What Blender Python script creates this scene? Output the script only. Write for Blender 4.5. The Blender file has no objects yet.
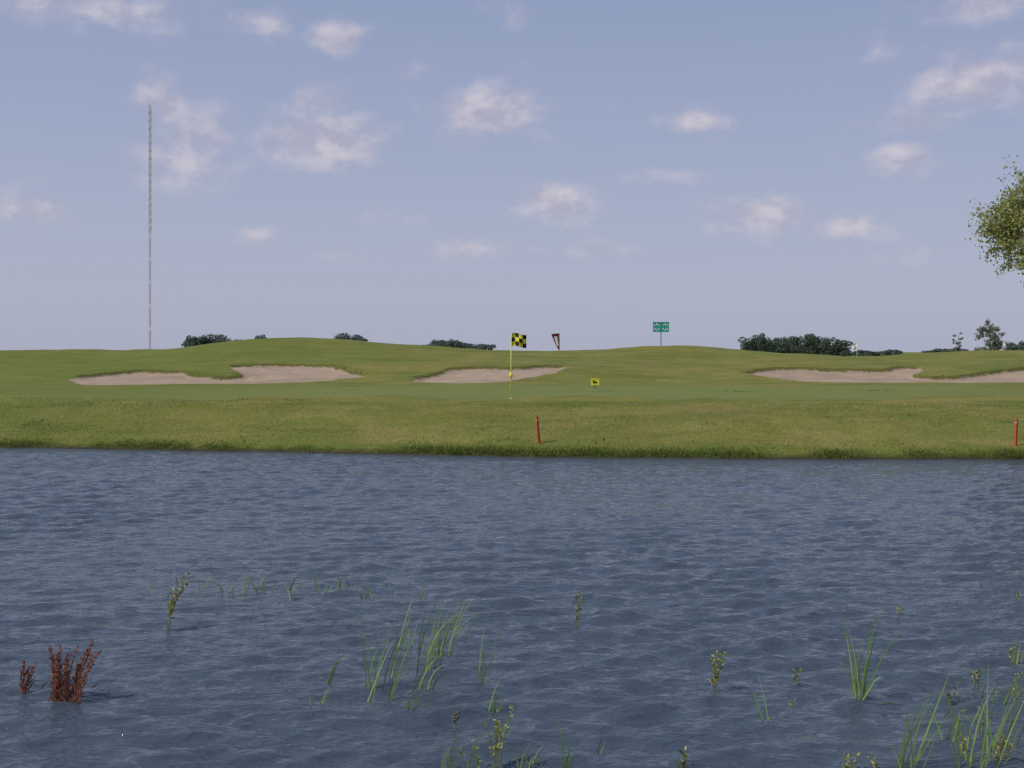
import bpy, math, random
import numpy as np
from mathutils import Vector, Matrix
random.seed(4); rng=np.random.default_rng(7)
scene=bpy.context.scene
F=1200.0; CH=2.6; HY=352.0

# ------------------------------------------------------------ helpers
def new_mat(name):
    m=bpy.data.materials.new(name); m.use_nodes=True
    nt=m.node_tree; b=nt.nodes['Principled BSDF']
    return m,nt,b
def N(nt,t,**kw):
    n=nt.nodes.new(t)
    for k,v in kw.items():
        if hasattr(n,k): setattr(n,k,v)
        else: n.inputs[k].default_value=v
    return n
def M(nt,op,a,b=None,c=None,clamp=False):
    n=nt.nodes.new('ShaderNodeMath'); n.operation=op; n.use_clamp=clamp
    for i,v in enumerate((a,b,c)):
        if v is None: continue
        if isinstance(v,(int,float)): n.inputs[i].default_value=v
        else: nt.links.new(v,n.inputs[i])
    return n.outputs[0]
def MIX(nt,f,a,b,blend='MIX'):
    n=nt.nodes.new('ShaderNodeMix'); n.data_type='RGBA'; n.blend_type=blend
    def s(sock,v):
        if isinstance(v,(int,float)): sock.default_value=v
        elif isinstance(v,tuple): sock.default_value=(*v,1) if len(v)==3 else v
        else: nt.links.new(v,sock)
    s(n.inputs[0],f); s(n.inputs[6],a); s(n.inputs[7],b)
    return n.outputs[2]
def NOISE(nt,vec,scale,detail=4,rough=.55,dist=0):
    n=nt.nodes.new('ShaderNodeTexNoise'); n.inputs['Scale'].default_value=scale
    n.inputs['Detail'].default_value=detail; n.inputs['Roughness'].default_value=rough
    n.inputs['Distortion'].default_value=dist
    if vec is not None: nt.links.new(vec,n.inputs['Vector'])
    return n.outputs['Fac']
def SS(nt,x,a,b):
    n=nt.nodes.new('ShaderNodeMapRange'); n.interpolation_type='SMOOTHSTEP'
    nt.links.new(x,n.inputs[0]); n.inputs[1].default_value=a; n.inputs[2].default_value=b
    return n.outputs[0]
def simple_mat(name,col,rough=.7,var=.25,scale=8,trans=0):
    m,nt,b=new_mat(name)
    tc=N(nt,'ShaderNodeTexCoord')
    f=NOISE(nt,tc.outputs['Object'],scale,3)
    c=MIX(nt,f,tuple(x*(1-var) for x in col),tuple(x*(1+var) for x in col))
    nt.links.new(c,b.inputs['Base Color']); b.inputs['Roughness'].default_value=rough
    b.inputs['Specular IOR Level'].default_value=.25
    if trans:
        t=nt.nodes.new('ShaderNodeBsdfTranslucent'); nt.links.new(c,t.inputs[0]); mx=nt.nodes.new('ShaderNodeMixShader'); mx.inputs[0].default_value=trans
        nt.links.new(b.outputs[0],mx.inputs[1]); nt.links.new(t.outputs[0],mx.inputs[2]); nt.links.new(mx.outputs[0],nt.nodes['Material Output'].inputs[0])
    return m
def mesh_obj(name,verts,faces,mats=(),mi=None,smooth=False,parent=None):
    me=bpy.data.meshes.new(name)
    verts=np.asarray(verts,dtype=np.float32)
    if isinstance(faces,np.ndarray):
        nf,k=faces.shape
        me.vertices.add(len(verts)); me.vertices.foreach_set('co',verts.ravel())
        me.loops.add(nf*k); me.loops.foreach_set('vertex_index',faces.astype(np.int32).ravel())
        me.polygons.add(nf); me.polygons.foreach_set('loop_start',np.arange(0,nf*k,k,dtype=np.int32))
        me.polygons.foreach_set('loop_total',np.full(nf,k,dtype=np.int32))
        me.update(calc_edges=True)
    else:
        me.from_pydata([tuple(map(float,v)) for v in verts],[],faces)
    for m in mats: me.materials.append(m)
    if mi is not None: me.polygons.foreach_set('material_index',np.asarray(mi,dtype=np.int32))
    me.polygons.foreach_set('use_smooth',np.full(len(me.polygons),smooth))
    me.update()
    ob=bpy.data.objects.new(name,me); scene.collection.objects.link(ob)
    if parent: ob.parent=parent
    return ob
def empty(name,loc):
    e=bpy.data.objects.new(name,None); e.location=loc; scene.collection.objects.link(e); return e

class Buf:
    def __init__(s): s.v=[];s.f=[];s.m=[]
    def tube(s,pts,rads,n=6,m=0,cap=True):
        base=len(s.v); pts=[Vector(p) for p in pts]
        for i,p in enumerate(pts):
            d=(pts[min(i+1,len(pts)-1)]-pts[max(i-1,0)]).normalized()
            a=d.orthogonal().normalized() if abs(d.z)<.9 else d.cross(Vector((0,1,0))).normalized()
            b=d.cross(a)
            for k in range(n):
                t=2*math.pi*k/n
                s.v.append(tuple(p+a*math.cos(t)*rads[i]+b*math.sin(t)*rads[i]))
        for i in range(len(pts)-1):
            for k in range(n):
                k2=(k+1)%n
                s.f.append((base+i*n+k,base+i*n+k2,base+(i+1)*n+k2,base+(i+1)*n+k)); s.m.append(m)
        if cap:
            s.f.append(tuple(base+(len(pts)-1)*n+k for k in range(n))); s.m.append(m)
            s.f.append(tuple(base+k for k in reversed(range(n)))); s.m.append(m)
    def box(s,c,h,m=0,taper=1.0):
        b=len(s.v); cx,cy,cz=c; hx,hy,hz=h
        for z,t in((-1,1),(1,taper)):
            for x,y in((-1,-1),(1,-1),(1,1),(-1,1)): s.v.append((cx+x*hx*t,cy+y*hy*t,cz+z*hz))
        for f in((3,2,1,0),(4,5,6,7),(0,1,5,4),(1,2,6,5),(2,3,7,6),(3,0,4,7)):
            s.f.append(tuple(b+i for i in f)); s.m.append(m)
    def ribbon(s,pts,w,m=0,side=None):
        b=len(s.v); n=len(pts)
        for i,p in enumerate(pts):
            t=i/(n-1); ww=w*(1-t**2)*.5+w*.04
            p=Vector(p); sd=side or Vector((1,0,0))
            s.v.append(tuple(p-sd*ww)); s.v.append(tuple(p+sd*ww))
        for i in range(n-1):
            s.f.append((b+2*i,b+2*i+1,b+2*i+3,b+2*i+2)); s.m.append(m)
    def leaf(s,p,d,L,w,m=0):
        d=Vector(d).normalized(); p=Vector(p)
        sd=d.cross(Vector((random.gauss(0,1),random.gauss(0,1),random.gauss(0,1)))).normalized()
        b=len(s.v)
        for q in(p,p+d*L*.45+sd*w*.5,p+d*L,p+d*L*.45-sd*w*.5): s.v.append(tuple(q))
        s.f.append((b,b+1,b+2,b+3)); s.m.append(m)
    def obj(s,name,mats,smooth=False,parent=None):
        return mesh_obj(name,s.v,s.f,mats,s.m,smooth,parent)

def smooth01(t): t=np.clip(t,0,1); return t*t*(3-2*t)
_perm=rng.random((256,256))
def vnoise(x,y):
    xi=np.floor(x).astype(int); yi=np.floor(y).astype(int); fx=x-xi; fy=y-yi
    fx=fx*fx*(3-2*fx); fy=fy*fy*(3-2*fy)
    g=lambda a,b:_perm[a%256,b%256]
    return (g(xi,yi)*(1-fx)+g(xi+1,yi)*fx)*(1-fy)+(g(xi,yi+1)*(1-fx)+g(xi+1,yi+1)*fx)*fy-.5
def fbm(x,y,o=4):
    r=0;a=1
    for i in range(o): r=r+a*vnoise(x*2**i+17*i,y*2**i+31*i); a*=.5
    return r

# ------------------------------------------------------------ terrain
def shore(x):
    xc=np.clip(x,-45,22)
    return 30-0.145*xc+0.004*xc*xc+ .55*fbm(x*.25,x*0+3.3,3)+.14*fbm(x*1.7,x*0+9.1,3)
crest_px=np.array([-400,-150,0,60,100,150,180,205,230,260,300,350,400,450,520,560,620,660,700,740,800,850,900,940,1000,1060,1300])
crest_py=np.array([350,352,352.5,351.5,351,350.5,348.5,344.5,341,338,337,340,344.5,348,350,350.5,348.5,347,347.5,349.5,354,357,356,352.5,351,351,349])
cx_w=(crest_px-512)/F*79; cz_w=CH+(HY-crest_py)/F*79
def crest(x):
    r=0
    for d,w in((-1.2,.2),(-.5,.2),(0,.2),(.5,.2),(1.2,.2)): r=r+w*np.interp(x+d,cx_w,cz_w)
    return r
def bpoly(pts):
    P=[]
    for px,py in pts:
        y=59+(384-py)/18*5.2; P.append(((px-512)/F*y*1.0,y))
    out=[];n=len(P)
    for i in range(n):
        p0,p1,p2,p3=[np.array(P[(i+k-1)%n]) for k in range(4)]
        for t in(0,.25,.5,.75):
            out.append(.5*((2*p1)+(-p0+p2)*t+(2*p0-5*p1+4*p2-p3)*t*t+(-p0+3*p1-3*p2+p3)*t**3))
    return np.array(out)
bunk=[bpoly([(72,380),(100,374.5),(140,370),(175,371.5),(205,377),(230,378),(243,375.5),(240,370.5),(231,365),(260,363),(300,363),(330,364.5),(350,370),(364,376),(340,381),(310,385.5),(270,387.5),(230,388),(180,389),(120,389),(85,387.5)]),
 bpoly([(411,381),(432,374.5),(452,369),(480,367),(520,367.5),(548,365),(563,367.5),(550,374),(522,381),(490,387),(450,387),(425,385)]),
 bpoly([(742,372),(765,368),(800,367),(850,369),(885,367),(905,364),(918,367.5),(911,373),(925,376.5),(960,376.5),(985,372.5),(1010,368),(1040,365),(1075,370),(1060,388),(1000,387.5),(950,386),(920,383.5),(880,387),(830,386.5),(790,381),(762,376)])]
def sdf(x,y):
    res=np.full(x.shape,9.0)
    sel=(y>54)&(y<70)&(np.abs(x)<42)
    if not sel.any(): return res
    X=x[sel];Y=y[sel]; best=np.full(X.shape,9.0)
    for P in bunk:
        d=np.full(X.shape,1e9); ins=np.zeros(X.shape,bool)
        n=len(P)
        for i in range(n):
            a=P[i];b=P[(i+1)%n]; e=b-a; L=max((e**2).sum(),1e-9)
            t=np.clip(((X-a[0])*e[0]+(Y-a[1])*e[1])/L,0,1)
            d=np.minimum(d,(X-a[0]-t*e[0])**2+(Y-a[1]-t*e[1])**2)
            c=((a[1]>Y)!=(b[1]>Y))
            if a[1]!=b[1]:
                xx=a[0]+(Y-a[1])*e[0]/e[1]; ins^=c&(X<xx)
        d=np.sqrt(d); d[ins]*=-1; best=np.minimum(best,d)
    best=best+.34*fbm(X*.8,Y*.8,4)-.08
    res[sel]=np.minimum(best,9); return res
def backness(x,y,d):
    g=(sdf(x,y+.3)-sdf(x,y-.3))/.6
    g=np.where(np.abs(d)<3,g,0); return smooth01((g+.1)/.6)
def height(x,y,withsand=True,d=None,bk=None):
    x=np.asarray(x,float); y=np.asarray(y,float)
    t=y-shore(x)
    bank=np.interp(t,[-14,-3,-.3,0,.12,.5,1.2,2.5,4,5.5,7,9,12],[-1.8,-.9,-.12,0,.10,.20,.33,.58,.84,1.02,1.11,1.12,1.09])
    c=crest(x)
    u=np.interp(y,[0,56.5,58,59.5,62,64.5,66.5],[0,0,.01,.08,.45,.86,1.0])
    z2=bank+ u*.87
    s=smooth01((y-65.5)/(79-65.5))
    z=z2*(1-s)+c*s
    s2=smooth01((y-81)/40)
    plain=.7+.5*fbm(x*.004,y*.004,3)*smooth01((y-150)/300)
    z=z*(1-s2)+plain*s2
    z=z+smooth01((t-3)/6)*(.20*fbm(x*.10,y*.13,3))*(1-.6*smooth01((y-37)/3)*(1-smooth01((y-54)/4)))*(1-s2)
    z=z+smooth01((y-64)/4)*(1-smooth01((y-82)/10))*.10*fbm(x*.35,y*.3,3)
    z=z+smooth01(t/1.0)*(1-smooth01((y-37)/4))*.12*fbm(x*.5,y*.6,3)
    near=np.interp(y,[-60,-3,3,5,6.5,9],[1.4,1.1,.5,0,-.4,-2])
    z=np.where(y<9,np.maximum(near,z),z)
    if withsand:
        if d is None: d=sdf(x,y)
        if bk is None: bk=backness(x,y,d)
        z=z-(.04+.12*bk)*smooth01((-d+.05)/.30)+.05*bk*np.exp(-((d-.2)/.3)**2)
        z=z+smooth01(-d/.5)*.05*fbm(x*1.3,y*1.3,3)
    return z
def geo(a,b,n): return a*np.exp(np.linspace(0,math.log(b/a),n))
gx=np.concatenate([-geo(45,7000,30)[::-1][:-1],np.arange(-45,45.01,.14),geo(45,7000,30)[1:]])
gy=np.concatenate([-geo(10,7000,16)[::-1],np.arange(-9,27,1.0),np.arange(27,34,.1),np.arange(34,57,.22),np.arange(57,67.5,.085),np.arange(67.5,100,.35),geo(100,8000,46)])
GX,GY=np.meshgrid(gx,gy); X=GX.ravel();Y=GY.ravel()
SD=sdf(X,Y); BK=backness(X,Y,SD)
GZ=height(X,Y,True,SD,BK)
def grid_faces(nx,ny):
    i=np.arange(nx-1)[None,:]+np.arange(ny-1)[:,None]*nx
    return np.stack([i,i+1,i+1+nx,i+nx],-1).reshape(-1,4)
V=np.stack([X,Y,GZ],-1)

m,nt,b=new_mat('turf_and_sand')
tc=N(nt,'ShaderNodeTexCoord').outputs['Object']
def attr(nt,n): a=nt.nodes.new('ShaderNodeAttribute'); a.attribute_name=n; return a.outputs['Fac']
big=NOISE(nt,tc,.12,4,.6); mid=NOISE(nt,tc,1.1,5,.65); fine=NOISE(nt,tc,9,5,.7); patch=NOISE(nt,tc,.42,5,.65,.4)
mp=N(nt,'ShaderNodeMapping'); mp.inputs['Scale'].default_value=(.22,.8,1); nt.links.new(tc,mp.inputs[0])
streak=NOISE(nt,mp.outputs[0],1.0,6,.68,.3)
rough=MIX(nt,SS(nt,big,.35,.65),(.225,.208,.044),(.178,.200,.042))
rough=MIX(nt,SS(nt,patch,.46,.62),rough,(.275,.235,.072))
rough=MIX(nt,M(nt,'MULTIPLY',SS(nt,mid,.44,.66),.7),rough,(.250,.232,.075))
rough=MIX(nt,M(nt,'MULTIPLY',SS(nt,streak,.46,.64),.8),rough,(.125,.155,.032))
rough=MIX(nt,M(nt,'MULTIPLY',SS(nt,fine,.38,.68),.62),rough,(.112,.128,.030))
grn=MIX(nt,SS(nt,streak,.35,.65),(.170,.200,.058),(.212,.228,.075))
grn=MIX(nt,M(nt,'MULTIPLY',SS(nt,fine,.4,.7),.3),grn,(.140,.168,.048))
col=MIX(nt,M(nt,'MULTIPLY',attr(nt,'green'),.75),rough,grn)
lush=attr(nt,'lush')
col=MIX(nt,M(nt,'MULTIPLY',lush,M(nt,'ADD',M(nt,'MULTIPLY',mid,.8),.22),clamp=True),col,(.110,.162,.024))
mud=attr(nt,'mud')
col=MIX(nt,mud,col,(.05,.045,.025))
sand=MIX(nt,SS(nt,mid,.3,.7),(.37,.275,.195),(.44,.335,.245))
sand=MIX(nt,M(nt,'MULTIPLY',SS(nt,streak,.42,.68),.6),sand,(.30,.225,.16))
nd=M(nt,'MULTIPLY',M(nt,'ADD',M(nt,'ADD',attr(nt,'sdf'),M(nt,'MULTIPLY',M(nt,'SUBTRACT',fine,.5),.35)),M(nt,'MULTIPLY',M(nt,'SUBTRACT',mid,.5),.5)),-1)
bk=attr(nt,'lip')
lipc=MIX(nt,fine,(.06,.058,.02),(.14,.125,.04))  # dark soil and long-grass tone, with the lip's overhang shade painted in
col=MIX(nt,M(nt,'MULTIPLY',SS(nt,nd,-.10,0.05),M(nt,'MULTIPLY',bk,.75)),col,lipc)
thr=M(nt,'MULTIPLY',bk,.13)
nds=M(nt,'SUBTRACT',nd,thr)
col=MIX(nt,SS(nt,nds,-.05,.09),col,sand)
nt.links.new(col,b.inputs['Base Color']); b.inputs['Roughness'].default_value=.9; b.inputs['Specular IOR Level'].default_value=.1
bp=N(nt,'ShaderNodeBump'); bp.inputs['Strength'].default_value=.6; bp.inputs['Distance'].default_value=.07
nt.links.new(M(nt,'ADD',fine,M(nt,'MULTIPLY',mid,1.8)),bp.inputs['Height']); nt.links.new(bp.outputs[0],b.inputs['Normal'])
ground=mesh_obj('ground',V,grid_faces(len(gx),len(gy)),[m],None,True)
T=Y-shore(X)
def add_attr(ob,name,vals):
    a=ob.data.attributes.new(name,'FLOAT','POINT'); a.data.foreach_set('value',np.asarray(vals,dtype=np.float32))
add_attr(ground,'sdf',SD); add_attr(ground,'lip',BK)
gr=smooth01((Y-37.2-.8*fbm(X*.2,X*0,2))/1.2)*(1-smooth01((Y-52.5-1.5*np.sin(X*.15))/1.5))*smooth01((X+16.5)/2.5)*(1-smooth01((X-19)/3))
add_attr(ground,'green',gr)
lush=np.exp(-((T-.3)/.45)**2)*.85+ .6*smooth01((-X-6)/10)*smooth01((T-.5)/3)*(1-smooth01((Y-75)/10))+.35*smooth01((Y-66)/6)*(1-smooth01((Y-120)/20))*smooth01(.5+fbm(X*.12,Y*.2,3))
lush=lush+smooth01((Y-130)/100)*.8
add_attr(ground,'lush',np.clip(lush,0,1))
add_attr(ground,'mud',np.clip(1-smooth01((T-.03)/.16),0,1)*(Y<60))

# ------------------------------------------------------------ water
wx=np.concatenate([-geo(17,300,14)[::-1][:-1],np.arange(-17,17.01,.055),geo(17,300,14)[1:]])
yy=[2.5]
while yy[-1]<48: yy.append(yy[-1]+max(.016,yy[-1]*.0028))
wy=np.array(yy); WX,WY=np.meshgrid(wx,wy)
sp=np.maximum(.02,WY*.0028)
Z=np.zeros(WX.shape)
gust=1.0+.9*fbm(WX*.22,WY*.14,4)
for i in range(110):
    lam=math.exp(random.uniform(math.log(.085),math.log(.80)))
    th=random.gauss(math.radians(-80),math.radians(24))
    k=2*math.pi/lam; a=.0048*lam*min(1,.36/lam)**.5
    lx=lam/max(.25,abs(math.cos(th)))
    fade=smooth01((lam/sp-2.2)/2)*float(smooth01(np.array((lx/.055-2.2)/2)))
    ph=k*(WX*math.cos(th)+WY*math.sin(th))+random.uniform(0,6.28)+1.3*np.sin(WX*1.3+i)+.9*np.sin(WY*.8+i*2)
    s=np.sin(ph); Z+=a*fade*(s+.30*np.cos(2*ph))
Z*=gust*(1-smooth01((np.abs(WX)-15)/3))*(1-.6*smooth01((WY-shore(WX)+2)/2))
m,nt,b=new_mat('lake_water')
tc=N(nt,'ShaderNodeTexCoord').outputs['Object']
mp=N(nt,'ShaderNodeMapping'); mp.inputs['Scale'].default_value=(1,2.3,1); mp.inputs['Rotation'].default_value=(0,0,.12); nt.links.new(tc,mp.inputs[0])
n1=NOISE(nt,mp.outputs[0],4.5,2,.6,.2); n2=NOISE(nt,mp.outputs[0],16,2,.6,.2)
bp=N(nt,'ShaderNodeBump'); bp.inputs['Strength'].default_value=1; bp.inputs['Distance'].default_value=.045
nt.links.new(M(nt,'ADD',n1,M(nt,'MULTIPLY',n2,.22)),bp.inputs['Height']); nt.links.new(bp.outputs[0],b.inputs['Normal'])
b.inputs['Base Color'].default_value=(.060,.082,.108,1); b.inputs['Roughness'].default_value=.06; b.inputs['IOR'].default_value=1.333
water=mesh_obj('water',np.stack([WX.ravel(),WY.ravel(),Z.ravel()],-1),grid_faces(len(wx),len(wy)),[m],None,True)

# ------------------------------------------------------------ placement on the ground
def on_ground(px,py,lo=28,hi=79):
    ys=np.arange(lo,hi,.05); xs=(px-512)/F*ys
    zz=height(xs,ys); P=HY-(zz-CH)/ys*F
    hit=np.where((P<=py)&(ys>shore(xs)))[0]
    i=hit[0] if len(hit) else len(ys)-1
    return float(xs[i]),float(ys[i]),float(zz[i])
def at(px,d):
    x=(px-512)/F*d; return x,d,float(height(np.array([x]),np.array([d]))[0])
def zpix(py,d): return CH+(HY-py)/F*d
def on_water(px,py):
    d=CH*F/(py-HY); return (px-512)/F*d,d

# ------------------------------------------------------------ grass blades
def blades(name,x,y,hh,ww,mats,mi):
    n=len(x); z=height(x,y)-.01
    ang=rng.random(n)*math.pi; lean=rng.normal(0,.45,(n,2))*hh[:,None]
    dx=np.cos(ang)*ww; dy=np.sin(ang)*ww
    v=np.empty((n,3,3)); v[:,0]=np.stack([x-dx,y-dy,z],-1); v[:,1]=np.stack([x+dx,y+dy,z],-1)
    v[:,2]=np.stack([x+lean[:,0],y+lean[:,1],z+hh],-1)
    return mesh_obj(name,v.reshape(-1,3),np.arange(3*n).reshape(n,3),mats,mi,False)
gm=[simple_mat('grass_olive',(.30,.28,.065),.8,.3,.6,.35),simple_mat('grass_green',(.18,.25,.045),.8,.35,.8,.35),simple_mat('grass_straw',(.44,.37,.17),.8,.3,.8,.35),simple_mat('grass_dark',(.08,.11,.025),.8,.3,.8,.3)]
n=120000
x=rng.uniform(-18,16,n); t=rng.random(n)**1.15*6.2+.15; y=shore(x)+t
dens=fbm(x*.6,y*.8,3); keep=dens>-.40; x=x[keep];y=y[keep];t=t[keep];dens=dens[keep];n=len(x)
pk=fbm(x*.45+9,y*.5,3)
mi=np.where(pk>.12,rng.choice([0,2,2,0],n),np.where(pk<-.15,rng.choice([1,1,0,3],n),rng.choice([0,0,0,1,1,2],n)))
hh=rng.uniform(.012,.04,n)*(1+.9*np.clip(dens,0,1)); ww=rng.uniform(.006,.013,n)
n2=38000; x2=rng.uniform(-18,16,n2); cl=fbm(x2*.9,x2*0+5,3); t2=np.abs(rng.normal(0,.22,n2))+.03
h2=rng.uniform(.02,.06,n2)*(1+2.0*np.clip(cl,-.4,1)); w2=rng.uniform(.005,.012,n2); m2=rng.choice([1,1,3,3,3,0],n2)
blades('bank_grass',np.concatenate([x,x2]),np.concatenate([y,shore(x2)+t2]),np.concatenate([hh,h2]),np.concatenate([ww,w2]),gm,np.concatenate([mi,m2]))
bx=[];by=[]
for P in bunk:
    Q=np.roll(P,-1,0)
    for a,c in zip(P,Q):
        L=np.linalg.norm(c-a); k=int(L*60)+1; tt=rng.random(k)[:,None]
        q=a+(c-a)*tt+rng.normal(0,.16,(k,2)); bx.append(q[:,0]);by.append(q[:,1])
bx=np.concatenate(bx);by=np.concatenate(by); dd_=sdf(bx,by); kk=(dd_>-.10); bx=bx[kk];by=by[kk]; bb_=backness(bx,by,dd_[kk])
n=len(bx); blades('bunker_lip_grass',bx,by,rng.uniform(.02,.09,n)*(.35+.65*bb_),rng.uniform(.012,.025,n),gm,rng.choice([0,0,1,1,3],n))

wb=Buf()
for px,py,r,c in((35,424,.22,60),(240,400,.3,40),(740,392,.6,60),(875,391,.5,60),(705,424,.3,30),(500,441,.35,50),(420,441,.4,50),(250,441,.5,60),(600,445,.4,50),(900,452,.7,70),(760,452,.4,50),(650,382,.8,40),(610,392,.4,30),(130,405,.4,30),(960,415,.4,30)):
    gxx,gyy,gz=on_ground(px,py)
    for i in range(c):
        a=gxx+random.gauss(0,r); bb=gyy+random.gauss(0,r*.7); zz=float(height(np.array([a]),np.array([bb]))[0])
        wb.leaf((a,bb,zz),(random.gauss(0,.6),random.gauss(0,.6),.8),random.uniform(.03,.08),random.uniform(.02,.04),random.choice([0,1,1]))
wb.obj('bank_weeds',[gm[3],gm[1],gm[2]])

# ------------------------------------------------------------ golf flag with checkered cloth
yel=simple_mat('flag_yellow',(.80,.74,.06),.6,.08); blk=simple_mat('flag_black',(.02,.02,.018),.6,.1)
polem=simple_mat('pole_pale_yellow',(.80,.72,.22),.45,.05); white=simple_mat('white_paint',(.78,.78,.76),.5,.05)
red=simple_mat('stake_red',(.50,.085,.045),.6,.15,12); dred=simple_mat('flag_maroon',(.13,.018,.022),.6,.1)
pale=simple_mat('stake_weathered_white',(.60,.42,.36),.6,.1,12)
teal=simple_mat('sign_teal',(.03,.38,.30),.5,.12); steel=simple_mat('post_grey',(.18,.19,.18),.5,.1)
def cloth(name,w,h,nx,ny,matfn,mats,parent,loc,droop=.12,sub=4,depth=.05,sgn=1):
    NX,NY=nx*sub,ny*sub; v=[];f=[];mi=[]
    for j in range(NY+1):
        for i in range(NX+1):
            u=i/NX; t=j/NY
            v.append((sgn*u*w,depth*math.sin(u*7+t*1.5)*u**.5+.015*math.sin(t*9),-t*h-droop*u*u*w+.02*math.sin(u*6)))
    for j in range(NY):
        for i in range(NX):
            a=j*(NX+1)+i; f.append((a,a+1,a+NX+2,a+NX+1)); mi.append(matfn(i//sub,j//sub))
    o=mesh_obj(name,v,f,mats,mi,True,parent); o.location=loc; return o
fx,fy,fz=on_ground(511,399); H1=zpix(333,fy)-fz
e=empty('golf_flagstick',(fx,fy,fz))
bf=Buf(); bf.tube([(0,0,-.15),(0,0,H1*.5),(0.01,0,H1)],[.019,.017,.013],8,0); bf.tube([(0.01,0,H1),(0.01,0,H1+.025)],[.016,.008],8,0)
bf.obj('pole',[polem],True,e)
bf=Buf(); bf.tube([(0,0,zpix(378,fy)-fz),(0,0,zpix(376.8,fy)-fz),(0,0,zpix(373.5,fy)-fz),(0,0,zpix(372.5,fy)-fz)],[.02,.055,.055,.02],10,0); bf.obj('distance_ball',[yel],True,e)
cloth('checkered_flag',.46,.40,4,3,lambda i,j:(i+j)%2,[yel,blk],e,(.015,0,H1-.01),.10)
bf=Buf(); bf.tube([(0,0,.002),(0,0,.006)],[.06,.06],14,0); bf.obj('cup_rim',[white],False,e)

d=84; sx,sy,sz=at(559.5,d); top=zpix(333,d)-sz
e=empty('golf_flagstick',(sx,sy,sz)); bf=Buf(); bf.tube([(0,0,-.1),(0,0,top)],[.016,.012],8,0); bf.obj('pole',[simple_mat('pole_dark_red',(.25,.12,.10),.5,.1)],True,e)
v=[];f=[];mi=[]; R=12
hgt=1.15; wd=.56
for j in range(R+1):
    for i in range(R+1):
        u=i/R;t=j/R; v.append((-wd*u*(1-t)**.8-.02,.04*math.sin(u*6+t*4),-t*hgt+ -0.05*u))
for j in range(R):
    for i in range(R):
        a=j*(R+1)+i; f.append((a,a+R+1,a+R+2,a+1))
        u=(i+.5)/R;t=(j+.5)/R; mi.append(1 if (.25<u<.75 and .2<t<.75) else 0)
o=mesh_obj('pennant',v,f,[dred,white],mi,True,e); o.location=(0,0,top-.02)

d=82; sx,sy,sz=at(661,d); zt=zpix(322,d)-sz; zb=zpix(332,d)-sz; w=16/F*d/2
e=empty('green_sign',(sx,sy,sz)); bf=Buf(); bf.box((0,.03,zt/2-.1),(.03,.02,zt/2+.1),0); bf.obj('post',[steel],False,e)
bf=Buf(); bf.box((0,0,(zt+zb)/2),(w,.012,(zt-zb)/2),0)
fr=.03
bf.box((0,-.016,zt-fr/2),(w+.01,.012,fr/2),0);bf.box((0,-.016,zb+fr/2),(w+.01,.012,fr/2),0);bf.box((0,-.018,(zt+zb)/2),(.045,.014,(zt-zb)/2-.04),0)
bf.obj('board',[teal],False,e)
bf=Buf()
for sxn in(-1,1):
    for r in(0,1):
        cz=(zt+zb)/2+(.16 if r else -.16); 
        for c in(-1,0,1):
            bf.box((sxn*w*.52+c*.145,-.020,cz+ (.03 if (c+r)%2 else -.03)),(.04+.012*(c==0),.004,.05+.02*((c+r)%2)),0)
bf.obj('white_marks',[white],False,e)

sx,sy,sz=on_ground(595,388.5)
e=empty('yellow_marker_sign',(sx,sy,sz)); s=sy/F; zc=6.5*s
bf=Buf(); bf.box((0,.02,zc/2-.05),(.03,.012,zc/2+.05),1)
bf.box((0,0,zc),(4.2*s,.012,3.2*s),0); bf.box((0,-.001,zc+3.2*s+.012),(4.2*s+.01,.02,.012),0); bf.obj('plate',[yel,steel],False,e)
bf=Buf(); bf.box((-1.2*s,-.018,zc+.2*s),(.9*s,.005,1.3*s),0); bf.box((1.0*s,-.018,zc-.4*s),(.8*s,.005,.8*s),0); bf.box((0,-.018,zc-.1*s),(.5*s,.004,.4*s),0); bf.obj('black_marks',[blk],False,e)

for px,py,lean in((539,443.5,-.10),(1015.5,446,.03)):
    sx,sy,sz=on_ground(px,py); Hh=27*sy/F
    e=empty('red_hazard_stake',(sx,sy,sz)); e.rotation_euler=(0.02,lean,.5)
    bf=Buf(); bf.box((0,0,Hh*.42-.08),(.028,.028,Hh*.42+.08),0,.95); bf.obj('stake',[red],False,e)
    bf=Buf(); bf.box((0,0,Hh*.84+.014),(.029,.029,.014),0,1); bf.obj('white_band',[pale],False,e)
    bf=Buf(); bf.box((0,0,Hh*.84+.028+.05),(.0275,.0275,.05),0,.55); bf.obj('pointed_top',[red],False,e)

# small white flags of further greens
for px,p0,sc in((857,343,1),(1003,342.5,.7)):
    d=80; sx,sy,sz=at(px,d); zt=zpix(p0,d)-sz
    e=empty('golf_flagstick',(sx,sy,sz)); bf=Buf(); bf.tube([(0,0,-.2),(0,0,zt)],[.018,.014],8,0); bf.obj('pole',[white],True,e)
    cloth('white_flag',.34*sc,.46*sc,2,2,lambda i,j:0,[white],e,(-.01,0,zt-.01),.45,4,.05,-1 if sc==1 else 1)

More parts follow.
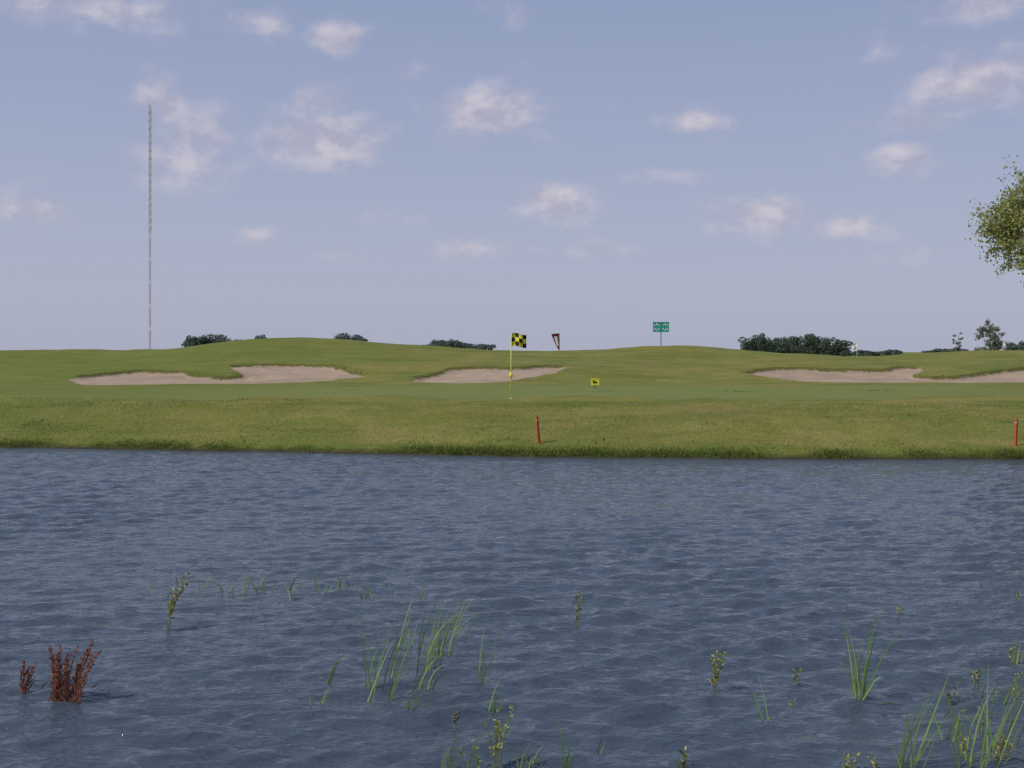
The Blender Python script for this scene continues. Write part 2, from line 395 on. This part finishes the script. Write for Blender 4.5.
# ------------------------------------------------------------ radio mast
mw=simple_mat('mast_white',(.84,.81,.82),.5,.03); mr=simple_mat('mast_red_hazed',(.55,.33,.38),.5,.03); wire=simple_mat('guy_wire',(.45,.46,.50),.5,.03)  # mast red is paled to pink: distance haze mixed into its colour
d=1400; mx=(150-512)/F*d; top=zpix(105,d)
e=empty('radio_mast',(mx,d,0)); bf=Buf(); W=1.3
nb=64; hh=top/nb
for i in range(nb):
    hi=i>nb*.48
    mm=(i%2) if hi else (1 if i%6 else 0)
    z0=i*hh; z1=z0+hh
    cs=[(W*math.cos(a),W*math.sin(a)) for a in (math.pi/2,math.pi*7/6,math.pi*11/6)]
    r=.95 if (hi and mm==0) else .17
    for (a,c) in cs: bf.tube([(a,c,z0),(a,c,z1)],[r,r],5,mm,False)
    for q in range(3):
        a=cs[q];c=cs[(q+1)%3]
        for k in range(2):
            za=z0+hh*k/2; bf.tube([(a[0],a[1],za),(c[0],c[1],za+hh/2)],[.09]*2,3,mm,False); bf.tube([(a[0],a[1],za),(c[0],c[1],za)],[.09]*2,3,mm,False)
bf.tube([(0,0,top),(0,0,top+5)],[.25,.12],6,0)
bf.obj('lattice_tower',[mw,mr],False,e)
bf=Buf()
for zf in(.3,.55,.8,.97):
    for a in(math.pi/2,math.pi*7/6,math.pi*11/6):
        R=90 if zf<.6 else 170
        bf.tube([(0,0,top*zf),(R*math.cos(a),R*math.sin(a),.5)],[.02,.02],3,0,False)
bf.obj('guy_wires',[wire],False,e)

# ------------------------------------------------------------ trees
def leafcloud(cent,rad,n,size,shellbias=.5):
    dv=rng.normal(size=(n,3)); dv/=np.linalg.norm(dv,axis=1)[:,None]
    r=rng.random(n)**(1/3*(1-shellbias)+.02)
    p=np.array(cent)+dv*r[:,None]*np.array(rad)
    return quads(p,size)
def quads(p,size):
    n=len(p); a=rng.normal(size=(n,3)); a/=np.linalg.norm(a,axis=1)[:,None]
    b=np.cross(a,rng.normal(size=(n,3))); b/=np.linalg.norm(b,axis=1)[:,None]
    s=(size*rng.uniform(.6,1.3,n))[:,None]
    return np.stack([p-a*s*.5,p+b*s*.33,p+a*s*.5,p-b*s*.33],1)
def leaves_obj(name,Q,mats,parent=None,weights=None):
    Q=np.concatenate(Q); n=len(Q)
    return mesh_obj(name,Q.reshape(-1,3),np.arange(4*n).reshape(n,4),mats,rng.choice(len(mats),n,p=weights),False,parent)
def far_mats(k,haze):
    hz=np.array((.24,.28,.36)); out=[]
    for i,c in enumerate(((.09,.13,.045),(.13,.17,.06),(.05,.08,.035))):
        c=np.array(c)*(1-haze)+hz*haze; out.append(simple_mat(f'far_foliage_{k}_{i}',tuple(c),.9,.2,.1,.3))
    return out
def treeline(px0,px1,d,tops,haze,k,base=None):
    Q=[]; span=(px1-px0)/F*d
    x0=(px0-512)/F*d; nt_=max(5,int(span/ (d*.0028)))
    for i in range(nt_):
        u=(i+.5)/nt_+random.uniform(-.3,.3)/nt_; cx=x0+u*span
        tp=zpix(np.interp(u,np.linspace(0,1,len(tops)),tops)+random.uniform(-1.5,2.0),d)
        cy=d+random.uniform(-1,1)*d*.02; gz=.3
        rw=d*.0078*random.uniform(.6,1.2); 
        for q in range(9):
            a=random.uniform(0,6.28); rr=rw*random.uniform(0,.7)
            hz=random.uniform(.05,.86); rz=(tp-gz)*random.uniform(.12,.24)
            cz=gz+(tp-gz)*hz; cz=min(cz,tp-rz)
            Q.append(leafcloud((cx+rr*math.cos(a),cy+rr*math.sin(a),cz),(rw*.5,rw*.5,rz),90,d*.0016,.5))
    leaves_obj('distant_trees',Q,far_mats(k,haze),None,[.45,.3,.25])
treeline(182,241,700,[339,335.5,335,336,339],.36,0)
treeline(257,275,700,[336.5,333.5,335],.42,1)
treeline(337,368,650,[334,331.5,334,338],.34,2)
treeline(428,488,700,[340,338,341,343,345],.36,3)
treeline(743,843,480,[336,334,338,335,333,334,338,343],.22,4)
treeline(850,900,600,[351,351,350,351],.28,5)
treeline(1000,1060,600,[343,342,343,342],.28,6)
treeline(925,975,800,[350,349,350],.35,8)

bark=simple_mat('bark',(.13,.11,.08),.9,.35,6)
def tree(name,x,y,z,ht,crown_c,crown_r,nl,leafsize,mats,weights,nbranch,seed,trunk_r=.2,gap=1.0,twig=True):
    random.seed(seed); e=empty(name,(x,y,z)); bf=Buf(); Q=[]
    cc=Vector(crown_c); cr=Vector(crown_r)
    tp=[Vector((0,0,-.2))]
    for i in range(1,8):
        t=i/7; tp.append(Vector((math.sin(t*3)*.12*ht*.1,math.cos(t*2.5)*.1*ht*.08,ht*.93*t)))
    bf.tube(tp,[trunk_r*(1-.85*(i/7)) for i in range(8)],8,0)
    per=nl//nbranch
    for k in range(nbranch):
        while True:
            q=Vector((random.uniform(-1,1),random.uniform(-1,1),random.uniform(-1,1)))
            if .45<q.length<1: break
        end=cc+Vector((q.x*cr.x,q.y*cr.y,q.z*cr.z))
        t=min(.95,max(.2,(end.z-.35*math.hypot(end.x,end.y))/(ht*.93))); i=int(t*7); st=tp[i].lerp(tp[min(i+1,7)],t*7-i)
        mid=st.lerp(end,.5)+Vector((random.gauss(0,.12),random.gauss(0,.12),.08))*cr.x*.4
        r0=trunk_r*.28*(1-t*.6); bf.tube([st,st.lerp(mid,.5),mid,mid.lerp(end,.6),end],[r0,r0*.75,r0*.5,r0*.3,r0*.1],5,0,False)
        nt_=6
        for w in range(nt_):
            o=mid.lerp(end,random.uniform(.3,1)); dr=Vector((random.gauss(0,1),random.gauss(0,1),random.gauss(-.1,.8))).normalized()
            L=cr.x*random.uniform(.13,.28); tip=o+dr*L
            if twig: bf.tube([o,o.lerp(tip,.5)+Vector((0,0,L*.06)),tip],[r0*.16,r0*.12,r0*.05],3,0,False)
            tt=rng.random(per//nt_)[:,None]; oo=np.array(o);dd=np.array(tip)-oo
            p=oo+dd*tt+rng.normal(0,L*.17*gap,(per//nt_,3)); Q.append(quads(p,leafsize))
    bf.obj('trunk_and_limbs',[bark],True,e); leaves_obj('foliage',Q,mats,e,weights)
    return e
lm=[simple_mat('leaf_light',(.46,.46,.17),.6,.25,1.5,.45),simple_mat('leaf_mid',(.32,.36,.12),.6,.25,1.5,.45),simple_mat('leaf_dark',(.15,.19,.06),.7,.25,1.5,.4)]
tx,ty,tz=at(1106,45)
zc=zpix(217,45)-tz
tree('cottonwood_tree',tx,ty,tz,zc+2.8,(0,0,zc),(4.4,4.2,2.6),70000,.125,lm,[.5,.33,.17],170,11,.26,.9)
fm=[simple_mat('sapling_leaf_a',(.30,.33,.23),.8,.2,.5,.4),simple_mat('sapling_leaf_b',(.22,.25,.19),.8,.2,.5,.4)]
d=150
x_,y_,z_=at(990,d); h=zpix(317,d)-z_; tree('young_tree',x_,y_,z_,h,(0,0,h*.55),(2.0,2.0,h*.42),4800,.22,fm,[.5,.5],60,5,.09,1.2)
x_,y_,z_=at(958,d+10); h=zpix(331,d+10)-z_; tree('young_tree',x_,y_,z_,h,(0,0,h*.6),(.9,.9,h*.38),1200,.20,fm,[.5,.5],24,6,.06,1.2)
random.seed(21)

# ------------------------------------------------------------ plants in the water
rm=[simple_mat('reed_green',(.26,.42,.10),.5,.25,3,.35),simple_mat('reed_pale',(.36,.46,.17),.5,.25,3,.35),simple_mat('reed_dull',(.17,.25,.10),.6,.25,3,.3)]
def reed_clump(px,py,n,h,spread,lean=.2,bend=.3,w=.010,mat=None,depth=None):
    x,y=on_water(px,py); e=Buf(); h=h*1.25; n=int(n*1.4)
    for i in range(n):
        bx=random.gauss(0,spread); by=random.gauss(0,(depth or spread*.6)); H=h*random.uniform(.45,1.1)
        a=random.gauss(lean,.18); dy=random.gauss(0,.15); bn=random.uniform(0,bend)
        kink=random.random()<.22; kt=random.uniform(.45,.75)
        pts=[]
        for k in range(9):
            t=k/8; px_=bx+a*H*t+bn*H*t**3*(1 if a>0 else -1); pz=-.06+(H+.06)*(t-bn*.45*t**3)
            if kink and t>kt: px_+=(t-kt)*H*.9; pz-=(t-kt)*H*1.3
            pts.append((px_,by+dy*H*t,pz))
        ang=random.uniform(-.7,.7); e.ribbon(pts,w*random.uniform(.6,1.3),mat if mat is not None else random.choice([0,0,1,2]),Vector((math.cos(ang),math.sin(ang),0)))
    o=e.obj('reed_clump',rm); o.location=(x,y,0); return o
for a in [(372,690,6,.66,.03,.02,.25),(382,702,5,.5,.06,.25,.4),(392,678,4,.6,.05,.1,.2),(408,715,7,.24,.05,.35,.5),(412,650,4,.42,.04,.1,.3),
          (430,670,7,.48,.07,.2,.4),(440,658,6,.55,.04,.12,.4),(452,638,6,.40,.08,.35,.7),(484,682,6,.42,.02,.05,.2),(425,690,5,.4,.06,.35,.5),(490,712,4,.2,.02,.15,.2),
          (325,685,3,.3,.02,.3,.4),(316,702,3,.10,.03,.3,.5),(563,765,4,.25,.02,.2,.2),(596,752,2,.12,.01,.2,.2),(430,595,4,.12,.1,-.2,.4),
          (858,702,12,.62,.025,.10,.2),(770,722,2,.26,.01,.02,.1),(1020,660,5,.2,.05,.2,.3),
          (905,767,10,.45,.05,.25,.3),(950,738,5,.3,.05,.2,.3),(975,767,10,.45,.07,.15,.3),(1010,748,8,.5,.08,.1,.4),(990,702,6,.25,.07,.3,.5),(455,768,6,.18,.06,.1,.4),(520,768,5,.15,.06,.1,.4)]:
    reed_clump(*a)
for px,py,n,sp_,h in((215,590,8,.30,.20),(285,591,14,.32,.22),(345,592,10,.3,.15),(255,594,5,.3,.15),(380,592,3,.15,.15)):
    reed_clump(px,py,n,h,sp_,.1,1.0,.013,None,.25)

wm=[simple_mat('weed_stem',(.20,.20,.08),.7,.3,8),simple_mat('weed_leaf',(.28,.36,.09),.6,.3,8,.35),simple_mat('weed_flower',(.50,.44,.18),.7,.3,8,.2),simple_mat('weed_dark',(.09,.10,.05),.7,.3,8)]
def weed(px,py,h,nst=3,leaves=14,spread=.03,lean=.1,cols=(1,1,2),ls=.045):
    x,y=on_water(px,py); b_=Buf()
    for s in range(nst):
        bx=random.gauss(0,spread*.5);by=random.gauss(0,spread*.5); H=h*random.uniform(.6,1.0); a=lean+random.gauss(0,.12); c=random.gauss(0,.1)
        pts=[(bx+a*H*t*t*1.2,by+c*H*t,-.05+(H+.05)*t) for t in(0,.3,.6,.85,1)]
        b_.tube(pts,[.003,.003,.0025,.002,.001],4,0,False)
        for l in range(leaves):
            t=random.uniform(.25,1)**.8; p=(bx+a*H*t*t*1.2,by+c*H*t,-.05+(H+.05)*t)
            b_.leaf(p,(random.gauss(0,1),random.gauss(0,1),random.uniform(.1,1.2)),ls*random.uniform(.5,1.2)*(1.2-.5*t),ls*.32,random.choice(cols))
    o=b_.obj('water_weed',wm); o.location=(x,y,0)
weed(167,629,.60,4,34,.02,.28,(2,2,0,1),.06); weed(576,628,.45,3,24,.02,.12,(0,3,0,2),.045)
weed(714,692,.38,5,24,.03,.08,(1,1,2,0),.05); weed(796,684,.14,3,10,.05,.1,(0,3,1)); weed(899,615,.13,2,9,.02,.1,(1,1,2))
weed(455,728,.17,2,12,.02,.05,(0,3,3)); weed(795,705,.06,2,4,.02,.1,(1,))
weed(495,765,.42,5,26,.05,.12,(1,1,2,2)); weed(472,768,.2,3,10,.06,-.2,(1,1)); weed(680,768,.16,3,14,.03,.05,(1,2,3)); weed(848,768,.12,3,14,.03,0,(1,2,2))
weed(876,768,.08,2,8,.03,0,(1,2)); weed(977,686,.17,4,14,.04,.0,(2,1,3)); weed(1010,664,.16,3,12,.04,.1,(2,1,3)); weed(950,705,.2,3,12,.03,.05,(1,3))
weed(1000,765,.22,5,22,.06,.05,(2,2,1)); weed(962,750,.1,3,10,.04,0,(1,2)); weed(1014,700,.2,4,14,.05,.1,(1,2,3)); weed(1019,602,.12,3,8,.03,0,(0,2,1)); weed(985,735,.2,3,10,.06,-.1,(1,0))
dm=[simple_mat('dock_stem',(.30,.14,.07),.7,.3,8),simple_mat('dock_seed',(.34,.115,.075),.85,.35,20,.3),simple_mat('dock_seed_dark',(.15,.065,.045),.85,.4,20,.2),simple_mat('dock_seed_tan',(.45,.24,.14),.85,.3,20,.2)]
def dock(px,py,h,nst,spread,lean):
    x,y=on_water(px,py); b_=Buf()
    for s in range(nst):
        u=(s+.5)/nst*2-1; bx=u*spread+random.gauss(0,spread*.15); by=random.gauss(0,spread*.3); H=h*random.uniform(.5,1.0); a=lean+u*.22+random.gauss(0,.13); c=random.gauss(0,.1)
        f=lambda t:Vector((bx+a*H*t**1.4,by+c*H*t,-.05+(H+.05)*t))
        b_.tube([f(t) for t in(0,.3,.6,.85,1)],[.005,.005,.004,.003,.001],5,0,False)
        for l in range(170):
            t=random.uniform(.05,1.0); p=f(t)+Vector((random.gauss(0,1),random.gauss(0,1),random.gauss(0,1)))*.014*(1.25-t)
            b_.leaf(p,(random.gauss(a,.6),random.gauss(0,.7),random.uniform(.2,1.6)),random.uniform(.014,.036),.010,random.choice([1,1,2,3]))
    for l in range(20):
        b_.leaf((random.gauss(0,spread),random.gauss(0,.03),random.uniform(0,.12)),(random.gauss(.3,.6),random.gauss(0,.4),.8),random.uniform(.08,.15),.014,random.choice([0,2,2]))
    o=b_.obj('dock_plant',dm); o.location=(x,y,0)
dock(65,699,.43,15,.12,.22); dock(24,692,.27,2,.012,.05)
x,y=on_water(890,707); bf=Buf(); bf.tube([(-.1,0,.015),(0,.02,.022),(.09,.01,.015)],[.004,.006,.003],5,0); o=bf.obj('floating_twig',[bark]); o.location=(x,y,0)

# ------------------------------------------------------------ world
w=bpy.data.worlds.new('World'); scene.world=w; w.use_nodes=True; nt=w.node_tree
bg=nt.nodes['Background']; 
sel,saz=math.radians(48),math.radians(247)
sky=nt.nodes.new('ShaderNodeTexSky'); sky.sky_type='NISHITA'; sky.sun_disc=False; sky.sun_elevation=sel; sky.sun_rotation=saz; sky.dust_density=2
tc=nt.nodes.new('ShaderNodeTexCoord').outputs['Generated']
nrm=nt.nodes.new('ShaderNodeVectorMath'); nrm.operation='NORMALIZE'; nt.links.new(tc,nrm.inputs[0]); dirv=nrm.outputs[0]
sx=nt.nodes.new('ShaderNodeSeparateXYZ'); nt.links.new(dirv,sx.inputs[0])
az=M(nt,'ARCTAN2',sx.outputs[0],sx.outputs[1]); el=M(nt,'ARCSINE',sx.outputs[2])
cr=nt.nodes.new('ShaderNodeValToRGB'); cr.color_ramp.interpolation='B_SPLINE'
els=cr.color_ramp.elements
stops=[(0,(.435,.455,.585)),(.06,(.425,.45,.59)),(.14,(.375,.42,.58)),(.26,(.295,.355,.54)),(.5,(.26,.325,.51)),(1,(.16,.23,.42))]
els[0].position=0; els[0].color=(*stops[0][1],1); els[1].position=1; els[1].color=(*stops[-1][1],1)
for p,c in stops[1:-1]: q=els.new(p); q.color=(*c,1)
nt.links.new(M(nt,'MAXIMUM',sx.outputs[2],0),cr.inputs[0])
nsc=nt.nodes.new('ShaderNodeVectorMath'); nsc.operation='SCALE'; nsc.inputs[3].default_value=.10; nt.links.new(sky.outputs[0],nsc.inputs[0])
base=MIX(nt,.88,nsc.outputs[0],cr.outputs[0])
cb=nt.nodes.new('ShaderNodeCombineXYZ'); nt.links.new(az,cb.inputs[0]); nt.links.new(M(nt,'MULTIPLY',el,1.5),cb.inputs[1])
n1=NOISE(nt,cb.outputs[0],22,8,.58,.15)
sh=nt.nodes.new('ShaderNodeVectorMath'); sh.operation='ADD'; sh.inputs[1].default_value=(-.008,.016,0); nt.links.new(cb.outputs[0],sh.inputs[0])
n2=NOISE(nt,sh.outputs[0],22,8,.58,.15)
clouds=[(338,38,28,16,1.25),(190,150,50,42,.95),(165,105,26,26,.95),(320,142,64,27,1.2),(322,100,32,15,.85),(490,112,54,28,1.1),(700,120,34,16,1.0),(556,203,36,20,1.35),
(765,216,50,18,1.2),(850,226,55,14,.9),(903,157,34,16,1.1),(905,122,50,14,.8),(985,80,60,26,1.25),(985,6,70,13,1.0),(28,210,42,14,1.05),(90,10,120,18,.9),(250,22,50,14,.7),
(470,248,42,11,.85),(595,250,60,9,.6),(255,237,24,9,.75),(340,256,60,8,.5),(378,218,38,11,.6),(660,176,50,10,.5),(510,20,24,13,.65),(880,55,20,22,.55),(420,80,28,20,.5),(590,108,30,12,.4),(930,255,60,9,.4)]
tot=None
for px,py,rx,ry,s in clouds:
    a0=math.atan((px-512)/F); e0=math.atan((HY-py)/F*math.cos(a0))
    u=M(nt,'MULTIPLY',M(nt,'SUBTRACT',az,a0),F/rx/1.1); v=M(nt,'MULTIPLY',M(nt,'SUBTRACT',el,e0),F/ry/1.1)
    g=M(nt,'MULTIPLY',M(nt,'EXPONENT',M(nt,'MULTIPLY',M(nt,'ADD',M(nt,'MULTIPLY',u,u),M(nt,'MULTIPLY',v,v)),-1)),s)
    tot=g if tot is None else M(nt,'MAXIMUM',tot,g)
dens=M(nt,'ADD',tot,M(nt,'MULTIPLY',M(nt,'SUBTRACT',n1,.5),1.5))
cov=SS(nt,dens,.18,1.15)
shade=M(nt,'ADD',M(nt,'MULTIPLY',M(nt,'SUBTRACT',n1,n2),4.5),.42,clamp=True)
ccol=MIX(nt,shade,(.43,.415,.53),(.64,.585,.645))
fin=MIX(nt,M(nt,'MULTIPLY',cov,.74),base,ccol)
nt.links.new(fin,bg.inputs[0]); bg.inputs[1].default_value=1.0

sd=Vector((math.sin(saz)*math.cos(sel),math.cos(saz)*math.cos(sel),math.sin(sel)))
L=bpy.data.lights.new('sun','SUN'); L.energy=2.8; L.angle=math.radians(.5); L.color=(1,.94,.84)
lo=bpy.data.objects.new('sun',L); lo.rotation_euler=sd.to_track_quat('Z','Y').to_euler(); lo.location=(-30,-20,60); scene.collection.objects.link(lo)

# ------------------------------------------------------------ camera
cam=bpy.data.cameras.new('camera'); co=bpy.data.objects.new('camera',cam); scene.collection.objects.link(co); scene.camera=co
co.location=(0,0,CH); co.rotation_euler=(math.radians(90),0,0); cam.sensor_width=36; cam.lens=36*F/1024; cam.shift_y=-(384-HY)/1024
cam.clip_start=.1; cam.clip_end=20000
scene.view_settings.view_transform='Standard'; scene.view_settings.look='None'; scene.view_settings.exposure=0
